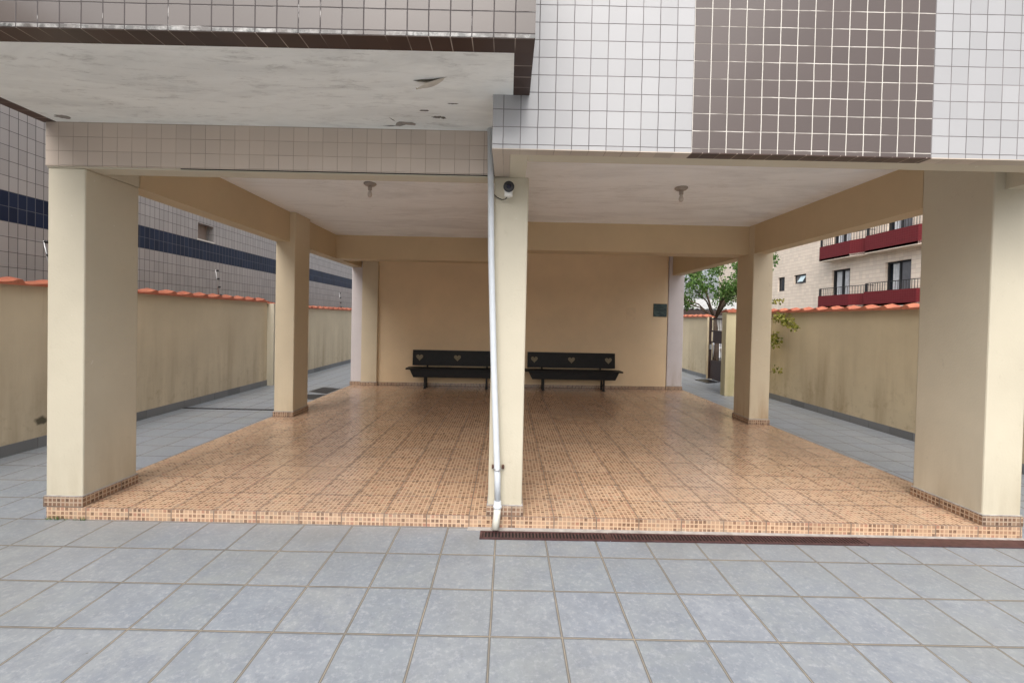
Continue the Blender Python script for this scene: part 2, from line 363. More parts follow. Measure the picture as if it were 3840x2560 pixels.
def leaf_mat(name, a, b, c):
    n = NT(name)
    g = n.t.nodes.new('ShaderNodeNewGeometry')
    col = n.ramp(g.outputs['Random Per Island'], [(0.0, a), (0.5, b), (1.0, c)])
    n.b.inputs['Transmission Weight'].default_value = 0.0
    n.b.inputs['Subsurface Weight'].default_value = 0.0
    m = n.done(col, 0.42, 0.4)
    tr = n.t.nodes.new('ShaderNodeBsdfTranslucent'); n.link(col, tr.inputs['Color'])
    mx = n.t.nodes.new('ShaderNodeMixShader'); mx.inputs[0].default_value = 0.35
    out = n.t.nodes['Material Output']
    n.link(n.b.outputs[0], mx.inputs[1]); n.link(tr.outputs[0], mx.inputs[2]); n.link(mx.outputs[0], out.inputs['Surface'])
    return m
M['leaf'] = leaf_mat('green_leaf', (0.04, 0.10, 0.02), (0.085, 0.18, 0.03), (0.20, 0.30, 0.09))
M['leaf_yellow'] = leaf_mat('yellow_green_leaf', (0.10, 0.13, 0.02), (0.28, 0.27, 0.04), (0.45, 0.42, 0.12))

# ------------------------------------------------------------------ mesh helpers
class MB:
    def __init__(s): s.b = bmesh.new(); s.mats = []
    def mi(s, m):
        if m is None: return 0
        if m not in s.mats: s.mats.append(m)
        return s.mats.index(m)
    def box(s, x0, x1, y0, y1, z0, z1, m=None, bev=0.0, seg=2):
        return s.prism([(x0, y0), (x1, y0), (x1, y1), (x0, y1)], z0, z1, m, bev, seg)
    def prism(s, pts, z0, z1, m=None, bev=0.0, seg=2):
        lo = [s.b.verts.new((x, y, z0)) for x, y in pts]; hi = [s.b.verts.new((x, y, z1)) for x, y in pts]
        n = len(pts); fs = [s.b.faces.new(lo[::-1]), s.b.faces.new(hi)]
        for i in range(n): fs.append(s.b.faces.new((lo[i], lo[(i + 1) % n], hi[(i + 1) % n], hi[i])))
        for f in fs: f.material_index = s.mi(m)
        if bev:
            es = list({e for f in fs for e in f.edges})
            bmesh.ops.bevel(s.b, geom=es, offset=bev, segments=seg, affect='EDGES', profile=0.5)
        return fs
    def extrude(s, pts3, d, m=None):
        """closed 3-D outline extruded along vector d"""
        a = [s.b.verts.new(p) for p in pts3]; c = [s.b.verts.new(Vector(p) + Vector(d)) for p in pts3]
        n = len(a); fs = [s.b.faces.new(a[::-1]), s.b.faces.new(c)]
        for i in range(n): fs.append(s.b.faces.new((a[i], a[(i + 1) % n], c[(i + 1) % n], c[i])))
        for f in fs: f.material_index = s.mi(m)
    def tube(s, pts, rad, seg=12, m=None, cap=True):
        pts = [Vector(p) for p in pts]
        if not hasattr(rad, '__len__'): rad = [rad] * len(pts)
        rings = []; up = Vector((0, 0, 1)) if abs((pts[1] - pts[0]).normalized().z) < 0.9 else Vector((0, 1, 0))
        for i, p in enumerate(pts):
            t = (pts[min(i + 1, len(pts) - 1)] - pts[max(i - 1, 0)]).normalized()
            a = t.cross(up).normalized(); b = t.cross(a)
            rings.append([s.b.verts.new(p + rad[i] * (math.cos(k * 2 * math.pi / seg) * a + math.sin(k * 2 * math.pi / seg) * b)) for k in range(seg)])
        k = s.mi(m)
        for r, q in zip(rings, rings[1:]):
            for j in range(seg):
                f = s.b.faces.new((r[j], r[(j + 1) % seg], q[(j + 1) % seg], q[j])); f.material_index = k; f.smooth = seg > 5
        if cap:
            for r in (rings[0][::-1], rings[-1]): s.b.faces.new(r).material_index = k
    def lathe(s, prof, seg=20, o=(0, 0, 0), axis='Z', m=None):
        rings = []; o = Vector(o)
        for r, h in prof:
            ring = []
            for k in range(seg):
                c, q = r * math.cos(2 * math.pi * k / seg), r * math.sin(2 * math.pi * k / seg)
                ring.append(s.b.verts.new(o + (Vector((c, q, h)) if axis == 'Z' else Vector((c, h, q)) if axis == 'Y' else Vector((h, c, q)))))
            rings.append(ring)
        k = s.mi(m)
        for r, q in zip(rings, rings[1:]):
            for j in range(seg):
                f = s.b.faces.new((r[j], r[(j + 1) % seg], q[(j + 1) % seg], q[j])); f.material_index = k; f.smooth = True
        for r in (rings[0], rings[-1]): s.b.faces.new(r).material_index = k
    def quad(s, a, b, c, d, m=None):
        f = s.b.faces.new([s.b.verts.new(p) for p in (a, b, c, d)]); f.material_index = s.mi(m); return f
    def build(s, name, mat, parent=None, recalc=True):
        if recalc: bmesh.ops.recalc_face_normals(s.b, faces=s.b.faces)
        me = bpy.data.meshes.new(name); s.b.to_mesh(me); s.b.free()
        for m in (s.mats or [mat]): me.materials.append(m if m else mat)
        o = bpy.data.objects.new(name, me); COL.objects.link(o)
        if parent is not None:
            o.parent = parent
            w, p = Vector((0, 0, 0)), parent
            while p is not None: w += p.location; p = p.parent
            o.location = -w
        return o

def tag(o, label=None, cat=None, group=None, kind=None):
    if label: o['label'] = label
    if cat: o['category'] = cat
    if group: o['group'] = group
    if kind: o['kind'] = kind
    return o
def thing(name, loc, label, cat, group=None):
    o = bpy.data.objects.new(name, None); o.empty_display_size = 0.2; COL.objects.link(o); o.location = loc
    return tag(o, label, cat, group)
def dup(root, loc, rz, label, group=None):
    def cp(o, par):
        c = o.copy(); COL.objects.link(c)
        if par is not None: c.parent = par
        for ch in list(o.children): cp(ch, c)
        return c
    r = cp(root, None); r.location = loc; r.rotation_euler = (0, 0, rz); r['label'] = label
    if group: r['group'] = group
    return r
def box(name, mat, parent, *a, bev=0.0):
    b = MB(); b.box(*a, None, bev); return b.build(name, mat, parent)

# ------------------------------------------------------------------ ground
b = MB(); b.quad((-150, -60, -0.05), (150, -60, -0.05), (150, 240, -0.05), (-150, 240, -0.05))
tag(b.build('ground', M['asphalt']), kind='structure')
b = MB(); b.prism([(-6.1, -14), (6.46, -14), (6.46, 24), (-6.1, 24)], -0.045, 0.0)
tag(b.build('courtyard_pavement', M['court']), kind='structure')

# ------------------------------------------------------------------ the apartment building on pillars
BW = lambda x: 10.165 + (x + 3.1) * 0.0316            # back wall line
B = thing('apartment_building', (0, 7, 0), 'cream apartment block raised on pillars over an open tiled porch', 'building')
b = MB(); b.prism([(-3.845, 3.51), (4.375, 3.51), (4.385, 10.9), (-3.735, 10.9)], -0.02, 0.10, None, 0.003, 1)
b.build('porch_floor', M['mosaic'], B)

def pillar(x0, x1, y0, y1, mat='cream', skirt=True, bev=0.012, top=3.42):
    p = MB(); p.prism([(x0, y0), (x1, y0), (x1, y1), (x0, y1)], 0.098, top, None, bev, 2)
    o = p.build('pillar', M[mat], B)
    if skirt:
        k = MB(); e = 0.012; k.box(x0 - e, x1 + e, y0 - e, y1 + e, 0.096, 0.183, None, 0.003, 1)
        k.build('skirting', M['mosaic_dark'], o)
        k = MB(); k.box(x0 - .009, x1 + .009, y0 - .009, y1 + .009, 0.1835, 0.193, None, 0.003, 1)
        k.build('cement_fillet', M['cement'], o)
    return o
pillar(-3.865, -3.555, 3.525, 4.04, top=2.936)
pillar(-0.137, 0.15, 3.525, 4.0, top=2.945)
pillar(4.05, 4.375, 3.525, 4.14)
pillar(-3.765, -3.455, 6.79, 7.29, 'mid')
tag(pillar(4.045, 4.37, 6.955, 7.45, 'worn'), 'right middle pillar with rusty stains near its foot')
pillar(-3.51, -3.13, 10.07, 10.45, 'mid')
tag(pillar(-3.775, -3.514, 10.125, 10.45, 'white_patch'), 'pale whitish outer face of the rear pillar')
tag(pillar(3.965, 4.35, 10.40, 10.75, 'white_patch'), 'greyish weathered rear pillar beside the green plaque')

# beams
box('beam', M['cream'], B, -3.555, -0.14, 3.524, 3.68, 2.936, 3.41)
b = MB(); b.box(-3.868, -0.012, 3.51, 3.5235, 2.950, 3.318); b.build('tiled_beam_face', M['beam_tile'], B)
box('crack_shade_strip', M['pit'], B, -2.75, -.02, 3.513, 3.5232, 2.9445, 2.9495)  # solid dark strip painting the shade in the crack under the tiles
b = MB(); b.box(-3.868, -3.555, 3.524, 4.04, 2.9365, 3.41); b.build('beam_end', M['cream'], B)
box('beam', M['beam'], B, -3.775, -3.545, 4.041, 10.45, 2.93, 3.41)
box('beam', M['beam'], B, -3.544, 0.12, 8.61, 8.95, 2.93, 3.41)
box('beam', M['beam'], B, 0.121, 4.05, 7.10, 7.45, 2.932, 3.41)
box('beam', M['beam'], B, 4.052, 4.28, 4.141, 10.45, 2.93, 3.41)
box('beam', M['cream'], B, 4.14, 4.37, 3.162, 3.524, 2.93, 3.41)
box('beam', M['cream'], B, 0.12, 4.42, 3.03, 3.161, 2.937, 3.41)
box('beam', M['cream'], B, -0.01, 0.119, 3.03, 8.609, 2.938, 3.41)
b = MB(); b.box(-0.136, -0.011, 3.03, 3.509, 2.9375, 3.41); b.build('tiled_beam_end', M['beige_edge'], B)
box('beam', M['beam'], B, -0.136, -0.011, 3.69, 8.609, 2.938, 3.41)
# ceilings
box('ceiling', M['ceiling'], B, -3.80, -0.06, 3.60, 10.8, 3.405, 3.45)
box('ceiling', M['ceiling'], B, -0.058, 4.40, 3.10, 10.8, 3.405, 3.45)
# back wall
b = MB(); b.prism([(-3.2, BW(-3.2)), (3.94, BW(3.94)), (3.94, BW(3.94) + .3), (-3.2, BW(-3.2) + .3)], 0.098, 3.41)
bw = b.build('back_wall', M['cream_in'], B)
b = MB(); b.prism([(-3.13, BW(-3.13) - .012), (3.935, BW(3.935) - .012), (3.935, BW(3.935) + .1), (-3.13, BW(-3.13) + .1)], 0.097, 0.175)
b.build('skirting', M['mosaic_dark'], bw)
b = MB(); b.prism([(2.915, BW(2.915) - .006), (3.155, BW(3.155) - .006), (3.155, BW(3.155) + .02), (2.915, BW(2.915) + .02)], 1.815, 2.11, None, .002, 1)
b.build('cover_plate', M['patch'], bw)

# right-hand facade over the porch
b = MB(); b.box(-0.136, 4.42, 2.94, 3.029, 2.943, 5.2); b.build('facade_wall', M['facade'], B)
for x0, x1, mt in ((-0.136, 1.2535, 'beige_edge'), (1.2545, 2.9225, 'brown_edge_x'), (2.9235, 4.42, 'beige_edge')):
    b = MB(); b.prism([(x0, 2.938), (x1, 2.938), (x1, 3.029), (x0, 3.029)], 2.936, 2.9428); b.build('facade_edge', M[mt], B)
# upper storeys (block above the porch)
box('upper_storeys', M['cream'], B, -3.80, 4.40, 3.05, 11.2, 3.452, 5.2)
# balcony
bal = MB(); bal.box(-3.905, 0.118, 2.35, 2.437, 3.3145, 4.45)
bal = bal.build('balcony', M['balcony_tile'], B)
def sub(name, mat, *a):
    q = MB(); q.box(*a); return q.build(name, M[mat], bal)
sub('front_edge_strip', 'brown_edge_x', -3.903, 0.116, 2.352, 2.478, 3.3105, 3.3140)
sub('side_edge_strip', 'brown_edge_y', 0.004, 0.116, 2.4785, 2.9375, 3.3105, 3.3140)
sub('side_edge_strip', 'brown_edge_y', -3.903, -3.782, 2.4785, 3.525, 3.3105, 3.3140)
sub('side_panel', 'balcony_tile', -3.904, -3.80, 2.4375, 3.6, 3.3145, 4.45)
sub('side_panel', 'balcony_tile', 0.03, 0.1175, 2.4375, 2.9395, 3.3145, 4.45)
b = MB(); b.prism([(-3.7815, 2.4785), (0.0035, 2.4785), (0.0035, 2.939), (-0.137, 2.939), (-0.137, 3.5235), (-3.7815, 3.5235)], 3.3120, 3.43)
soff = b.build('soffit', M['soffit'], bal)
# flaked and curling paint hanging from the soffit
def flake(pts, mat, curl=0.0, z=3.3112):
    f = MB(); c = sum((Vector((x, y, 0)) for x, y in pts), Vector()) / len(pts)
    vs = [f.b.verts.new((x, y, z - curl * k)) for (x, y), k in zip(pts, [((i * 7) % 5) / 4 for i in range(len(pts))])]
    vc = f.b.verts.new((c.x, c.y, z - curl * 0.15))
    for i in range(len(vs)): f.b.faces.new((vs[i], vs[(i + 1) % len(vs)], vc))
    return f.build('peeling_paint', M[mat], bal)
def blob(cx, cy, rx, ry, seed, n=22, rough=.35):
    r = random.Random(seed); out = []
    for i in range(n):
        a = 2 * math.pi * i / n; k = 1 - rough / 2 + rough * r.random()
        out.append((cx + rx * k * math.cos(a), cy + ry * k * math.sin(a)))
    return out
# a tongue of paint that peeled off and hangs down
f = MB(); prev = None
for i in range(9):
    t = i / 8; wdt = 0.125 * math.sin(math.pi * (0.12 + 0.86 * t)) ** .7
    cx, cy, cz = -0.44 - 0.18 * t, 2.745 + 0.03 * t, 3.3105 - 0.05 * t ** 1.3
    row = [f.b.verts.new((cx, cy - wdt * .04, cz)), f.b.verts.new((cx - .012, cy + wdt * .28, cz - 0.012 * t)), f.b.verts.new((cx - .02, cy + wdt * .55, cz + .004 * t))]
    if prev:
        for k in range(2): f.b.faces.new((prev[k], prev[k + 1], row[k + 1], row[k]))
    prev = row
f.build('peeling_paint', M['peel'], bal)
flake([(-.66, 2.785), (-.60, 2.772), (-.52, 2.765), (-.42, 2.735), (-.50, 2.78), (-.57, 2.80), (-.63, 2.80)], 'mildew_and_crease')  # shade in the crease above the tongue, painted as a dark sliver
flake([(-.93, 3.395), (-.9, 3.37), (-.80, 3.378), (-.775, 3.40), (-.785, 3.43), (-.86, 3.425), (-.915, 3.45), (-.95, 3.44)], 'plaster', .004)
flake([(-1.06, 3.455), (-.98, 3.440), (-.93, 3.445), (-1.0, 3.462)], 'mildew_and_crease')
flake([(-.965, 3.30), (-.94, 3.34), (-.93, 3.375), (-.95, 3.35)], 'mildew_and_crease')
flake(blob(-.665, 3.185, .035, .012, 5), 'mildew_and_crease'); flake(blob(-.575, 3.285, .045, .018, 6, rough=.8), 'mildew_and_crease'); flake(blob(-.535, 3.30, .02, .012, 8, rough=.8), 'mildew_and_crease')
flake(blob(-.435, 3.075, .04, .008, 9, rough=.6), 'mildew_and_crease'); flake(blob(-3.63, 3.42, .055, .035, 10, rough=.5), 'plaster')

# ------------------------------------------------------------------ drain pipe, security camera, lamps, plaque
P = thing('drainpipe', (-0.06, 3.46, 0), 'white plastic drainpipe running down the centre pillar to the gutter', 'pipe')
b = MB(); b.tube([(-0.176, 3.466, 3.311), (-0.150, 3.468, 2.3), (-0.111, 3.47, 1.4), (-0.060, 3.47, 0.45), (-0.054, 3.470, 0.235)], 0.0262, 20); b.build('pipe', M['pvc'], P)
b = MB(); b.lathe([(.0275, 0), (.036, .004), (.036, .022), (.031, .026), (.031, .06), (.0275, .065)][::-1], 20, (-0.0545, 3.468, 0.185)); b.build('socket', M['pvc'], P)
b = MB(); b.tube([(-0.0545, 3.466, 0.19), (-0.058, 3.455, 0.13), (-0.068, 3.432, 0.028)], [.030, .030, .031], 20); b.build('outlet', M['pvc_end'], P)
br = MB(); br.tube([(-0.0605 + .029 * math.cos(a), 3.47 + .029 * math.sin(a), .515 - .006 * math.sin(-a)) for a in [math.pi + math.pi * k / 10 for k in range(11)]], .0065, 8)
br = br.build('bracket', M['steel'], P)
for x in (-.098, -.016):
    q = MB(); q.box(x - .011, x + .011, 3.494, 3.5245, .503, .532, None, .003, 1); q.build('bracket_foot', M['rust'], br)

CM = thing('security_camera', (-0.018, 3.5, 2.8), 'white and black security camera high on the centre pillar', 'camera')
b = MB(); b.lathe([(.0, 3.524), (.034, 3.524), (.034, 3.505), (.018, 3.498), (.018, 3.47)], 20, (-.018, 0, 2.80), 'Y'); b.build('mount', M['white_plastic'], CM)
b = MB(); b.lathe([(.024, 3.475), (.036, 3.466), (.040, 3.45), (.040, 3.412), (.038, 3.405)], 24, (-.018, 0, 2.814), 'Y'); b.box(-.052, .016, 3.41, 3.46, 2.752, 2.79, None, .010, 3)
b.build('body', M['white_plastic'], CM)
b = MB(); b.lathe([(.043, 3.404), (.045, 3.396), (.043, 3.388), (.036, 3.386)], 24, (-.016, 0, 2.822), 'Y'); fc = b.build('face', M['black'], CM)
b = MB(); b.lathe([(.020, 3.3865), (.019, 3.383), (.010, 3.380)], 20, (-.016, 0, 2.822), 'Y'); b.build('lens', M['lens'], fc)
b = MB(); b.tube([(-.03, 3.45, 2.755), (-.04, 3.47, 2.742), (-.07, 3.50, 2.745), (-.115, 3.515, 2.768), (-.135, 3.518, 2.79)], .004, 8); b.build('cable', M['black'], CM)

LM = thing('ceiling_lamp', (-1.747, 5.235, 3.405), 'bare bulb holder under the left-hand porch ceiling', 'lamp', 'bare bulb lamps under the porch ceiling')
def lamp_parts(par):
    o = par.location
    q = MB(); q.lathe([(.075, 0), (.078, -.012), (.060, -.03), (.03, -.036)], 24, o); q.build('ceiling_rose', M['lamp_white'], par)
    q = MB(); q.lathe([(.022, -.035), (.026, -.042), (.024, -.085), (.019, -.09)], 18, o); q.build('lamp_holder', M['lamp_white'], par)
    q = MB(); q.lathe([(.015, -.088), (.018, -.10), (.026, -.125), (.028, -.145), (.022, -.165), (.008, -.176)], 18, o); q.build('bulb', M['bulb'], par)
lamp_parts(LM)
dup(LM, (2.08, 5.14, 3.405), 0.4, 'bare bulb holder under the right-hand porch ceiling', 'bare bulb lamps under the porch ceiling')

PL = thing('wall_plaque', (3.75, 10.3, 2.06), 'small dark green plaque on the back wall beside the rear pillar', 'sign')
b = MB(); b.prism([(3.585, BW(3.585) - .016), (3.925, BW(3.925) - .016), (3.925, BW(3.925) - .001), (3.585, BW(3.585) - .001)], 1.90, 2.22, None, .002, 1); b.build('plate', M['plaque'], PL)
for x, z in ((3.6, 2.205), (3.91, 2.205), (3.6, 1.915), (3.91, 1.915)):
    q = MB(); q.lathe([(.006, -.0195), (.006, -.017)], 8, (x, BW(x), z), 'Y'); q.build('screw', M['screw'], PL)

# ------------------------------------------------------------------ benches
BN = thing('park_bench', (0, 0, 0), 'x', 'bench', 'black heart benches against the back wall')
def part(name, mat, fn, par=BN):
    q = MB(); fn(q); return q.build(name, M[mat], par)
def backrest(q): q.extrude([(-1.075, -.06, .505), (1.075, -.06, .505), (1.075, -.03, .87), (-1.075, -.03, .87)], (0, .03, .004))
bk = part('backrest', 'bench_wood', backrest)
for hx in (-.93 + .02, 0.0, .93 - .02):
    def heart(q, hx=hx):
        pts = []
        for i in range(28):
            t = 2 * math.pi * i / 28
            X = .085 * math.sin(t) ** 3; Z = .0053 * (13 * math.cos(t) - 5 * math.cos(2 * t) - 2 * math.cos(3 * t) - math.cos(4 * t))
            z = .70 + Z
            pts.append((hx + X, -.0625 + (z - .505) / .365 * .03, z))
        q.extrude(pts, (0, .003, 0))
    part('heart', 'heart', heart, bk)
part('seat', 'bench_wood', lambda q: q.box(-1.16, 1.16, -.46, -.10, .445, .478, None, .006, 2))
part('apron', 'bench_wood', lambda q: q.extrude([(-1.07, -.42, .444), (1.07, -.42, .444), (.985, -.42, .265), (-.985, -.42, .265)], (0, .025, 0)))
part('apron', 'bench_wood', lambda q: q.extrude([(-1.07, -.14, .444), (1.07, -.14, .444), (.985, -.14, .265), (-.985, -.14, .265)], (0, .025, 0)))
for lx in (-.72, .72):
    for ly in (-.385, -.16):
        part('leg', 'bench_iron', lambda q, lx=lx, ly=ly: (q.box(lx - .022, lx + .022, ly - .02, ly + .02, .012, .443, None, .004, 1), q.box(lx - .035, lx + .035, ly - .04, ly + .04, 0, .0115, None, .003, 1)))
    part('back_post', 'bench_iron', lambda q, lx=lx: q.extrude([(lx - .02, y, z) for y, z in ((-.135, .30), (-.026, .49), (.003, .80), (.015, .80), (-.008, .47), (-.105, .28))], (.04, 0, 0)))
    part('stretcher', 'bench_iron', lambda q, lx=lx: q.box(lx - .012, lx + .012, -.365, -.18, .11, .135))
rz = math.atan(0.0316)
BN.location = (-1.205, BW(-1.205) - .02, .10); BN.rotation_euler = (0, 0, rz)
BN['label'] = 'black bench with hearts against the back wall, left of the centre pillar'
dup(BN, (1.572, BW(1.572) - .02, .10), rz, 'black bench with hearts against the back wall, right of the centre pillar')

# ------------------------------------------------------------------ trench drain and floor covers
D = thing('trench_drain', (2, 3.39, 0), 'maroon iron drain grating along the foot of the porch step', 'drain')
def dy(x): return 3.318 + (x + .2) * 0.0065
b = MB(); b.prism([(-.19, dy(-.2) + .012), (4.42, dy(4.42) + .012), (4.42, dy(4.42) + .103), (-.19, dy(-.2) + .107)], .0008, .0035); b.build('channel', M['pit'], D)
xs = [-.19, .86, 1.91, 2.94]
for xa, xb in zip(xs, xs[1:]):
    q = MB(); xb -= .006
    ya, yb = dy(xa), dy(xb); wd = .117
    q.prism([(xa, ya), (xb, yb), (xb, yb + .016), (xa, ya + .016)], .0012, .012); q.prism([(xa, ya + wd - .016), (xb, yb + wd - .016), (xb, yb + wd), (xa, ya + wd)], .0012, .012)
    n = 38; st = (xb - xa) / n
    for i in range(n + 1):
        x = min(xa + i * st, xb - .012); wb = .012 if 0 < i < n else .02; y = dy(x)
        q.prism([(x, y + .0165), (x + wb, y + .0165), (x + wb, y + wd - .0165), (x, y + wd - .0165)], .0014, .0105)
    q.build('grating', M['grate'], D)
q = MB(); q.prism([(2.945, dy(2.945)), (4.42, dy(4.42)), (4.42, dy(4.42) + .112), (2.945, dy(2.945) + .115)], .0012, .013, None, .002, 1); tag(q.build('cover_strip', M['grate'], D), 'solid maroon cover strip')
q = MB(); q.prism([(-.3, 3.455), (4.40, 3.468), (4.40, 3.509), (-.3, 3.509)], -.002, .005); tag(q.build('cement_strip', M['cement'], D), 'pale cement fillet under the step')

q = MB(); q.box(-5.92, -3.86, 7.655, 7.735, .0005, .006)
tag(q.build('passage_gutter', M['pit']), 'narrow dark gutter slot crossing the left side passage floor', 'drain')
for (pts, lab) in (([(-4.52, 9.60), (-4.03, 9.38), (-4.0, 10.08), (-4.47, 10.20)], 'larger dark floor hatch behind the left middle pillar'), ([(-4.40, 8.72), (-4.0, 8.72), (-4.0, 9.26), (-4.40, 9.26)], 'smaller dark floor hatch nearer the left middle pillar')):
    c = thing('floor_hatch', (pts[0][0], pts[0][1], 0), lab, 'hatch', 'dark hatches in the left passage floor')
    q = MB(); q.prism(pts, .0006, .012, None, .002, 1); q.build('lid', M['frame'], c)
    mx = sum(p[0] for p in pts) / 4; my = sum(p[1] for p in pts) / 4
    q = MB(); q.prism([(mx + (x - mx) * 1.1, my + (y - my) * 1.1) for x, y in pts], .0004, .006); q.build('rim', M['steel'], c)

# weeds at the foot of the step
r = random.Random(4); q = MB()
for cx in (-3.78, -3.70, -3.55):
    for i in range(16):
        x, y = cx + r.uniform(-.05, .05), 3.495 + r.uniform(-.008, .008); h = r.uniform(.015, .045); a = r.uniform(0, 6.28); dx, dy_ = .012 * math.cos(a), .008 * math.sin(a)
        f = q.b.faces.new([q.b.verts.new(p) for p in ((x - .003, y, 0), (x + .003, y, 0), (x + dx, y + dy_ - .012, h))])
tag(q.build('weed', M['leaf'], recalc=False), 'tiny green weeds sprouting at the left corner of the step', 'weed', kind='stuff')

# ------------------------------------------------------------------ yard walls
def coping(par, x0, x1, y0, y1, z, along='Y', step=0.39, phase=0.0, over=0.055, dirn=1):
    """clay tiles along the wall head: each a shallow pan with a raised roll at its lap"""
    q = MB()
    a0, a1 = (y0, y1) if along == 'Y' else (x0, x1)
    c0, c1 = (x0 - over, x1 + over) if along == 'Y' else (y0 - over, y1 + over)
    n = max(8, int((a1 - a0) / 0.03)); ns = 9
    def prof(s, t):
        fr = ((s - phase) / step) % 1.0
        fr = fr if dirn > 0 else 1 - fr
        roll = 0.050 * fr ** 2.2 * (1 if fr < .93 else (1 - fr) / .07); lift = 0.014 * math.exp(-((fr - .82) / .10) ** 2)
        ridge = 0.035 * (1 - abs(2 * t - 1)); idx = math.floor((s - phase) / step)
        return z + ridge + roll + lift + 0.006 * math.sin(idx * 12.9) + 0.004 * noise.noise((s * 9, t * 3, 1.3))
    def P(s, t, dz):
        c = c0 + (c1 - c0) * t; zz = prof(s, t) + dz if dz > 0 else z - .012 + .012 * (1 - abs(2 * t - 1))
        return (c, s, zz) if along == 'Y' else (s, c, zz)
    top = [[q.b.verts.new(P(a0 + (a1 - a0) * i / n, j / (ns - 1), .016)) for j in range(ns)] for i in range(n + 1)]
    bot = [[q.b.verts.new(P(a0 + (a1 - a0) * i / n, j / (ns - 1), -.012)) for j in range(ns)] for i in range(n + 1)]
    for i in range(n):
        for j in range(ns - 1):
            f = q.b.faces.new((top[i][j], top[i + 1][j], top[i + 1][j + 1], top[i][j + 1])); f.smooth = True
            q.b.faces.new((bot[i][j], bot[i][j + 1], bot[i + 1][j + 1], bot[i + 1][j]))
        for j in (0, ns - 1): q.b.faces.new((top[i][j], top[i + 1][j], bot[i + 1][j], bot[i][j]))
    for i in (0, n):
        for j in range(ns - 1): q.b.faces.new((top[i][j], top[i][j + 1], bot[i][j + 1], bot[i][j]))
    return q.build('coping_tiles', M['clay'], par)

LW = thing('boundary_wall', (-6, 4, 0), 'stained cream yard wall with clay coping along the left passage', 'wall', None)
box('wall_panel', M['yard_wall'], LW, -6.13, -5.93, -14, 10.349, -.04, 2.045)
coping(LW, -6.13, -5.93, -14, 10.345, 2.052, phase=6.68)
box('skirting', M['skirt_grey'], LW, -5.929, -5.915, -14, 10.349, .0005, .135)
LW2 = thing('boundary_wall', (-6, 13, 0), 'greyer rear stretch of the left yard wall behind its pier', 'wall', None)
box('pier', M['cream'], LW2, -6.15, -5.768, 10.35, 10.62, -.04, 2.02)
box('wall_panel', M['yard_wall'], LW2, -6.13, -5.94, 10.621, 22, -.04, 1.96)
coping(LW2, -6.13, -5.94, 10.622, 22, 1.967, phase=.2)
box('skirting', M['skirt_grey'], LW2, -5.939, -5.925, 10.621, 22, .0005, .12)

RW = thing('boundary_wall', (6.4, 4, 0), 'rust streaked yard wall with clay coping along the right passage', 'wall', None)
box('wall_panel', M['yard_wall_dirty'], RW, 6.35, 6.53, -14, 10.23, -.04, 2.05)
coping(RW, 6.35, 6.53, -14, 10.22, 2.057, phase=6.6, dirn=-1)
box('skirting', M['skirt_grey'], RW, 6.335, 6.349, -14, 10.229, .0005, .125)
RP = thing('wall_pier', (5.6, 10.3, 0), 'mossy cream wall stub with clay cap beside the gate', 'wall')
box('pier', M['pier_paint'], RP, 5.33, 6.349, 10.232, 10.44, -.04, 2.045)
coping(RP, 5.33, 6.34, 10.232, 10.44, 2.05, 'X', phase=5.2, over=.05)
RF = thing('boundary_wall', (6.45, 15, 0), 'cream wall with clay coping beyond the brown gate', 'wall', None)
box('wall_panel', M['yard_wall_dirty'], RF, 6.40, 6.58, 13.45, 24, -.04, 1.97)
coping(RF, 6.40, 6.58, 13.46, 24, 1.977, phase=.1)
box('skirting', M['skirt_grey'], RF, 6.385, 6.399, 13.45, 24, .0005, .12)
RG = thing('boundary_wall', (6.45, 11, 0), 'short cream wall between the stub and the gate', 'wall', None)
box('wall_panel', M['yard_wall_dirty'], RG, 6.42, 6.58, 10.441, 12.44, -.04, 1.97)

# gate with bars
G = thing('metal_gate', (6.48, 13, 0), 'brown barred metal gate at the end of the right passage', 'gate')
for y in (12.445, 13.385):
    q = MB(); q.box(6.45, 6.51, y, y + .06, 0, 1.98, None, .004, 1); q.build('gate_post', M['gate'], G)
for z in (.02, .56, 1.16, 1.50, 1.88):
    q = MB(); q.box(6.465, 6.495, 12.506, 13.384, z, z + .05); q.build('rail', M['gate'], G)
q = MB(); q.box(6.472, 6.488, 12.506, 13.384, .071, .559); q.build('lower_panel', M['gate'], G)
for i in range(9):
    y = 12.56 + i * .094
    for za, zb in ((.611, 1.159), (1.551, 1.879)):
        q = MB(); q.tube([(6.48, y, za), (6.48, y, zb)], .009, 8); q.build('bar', M['gate'], G)
q = MB(); q.box(6.472, 6.488, 12.7, 13.2, 1.211, 1.499); q.build('middle_panel', M['gate'], G)
q = MB(); q.box(6.44, 6.464, 13.25, 13.36, .95, 1.1); q.build('lock', M['steel'], G)
q = MB(); q.prism([(5.90, 12.35), (6.38, 12.55), (6.30, 13.25), (5.86, 13.05)], .0006, .015, None, .003, 1)
tag(q.build('doormat', M['black']), 'dark mat on the paving in front of the barred gate', 'mat')

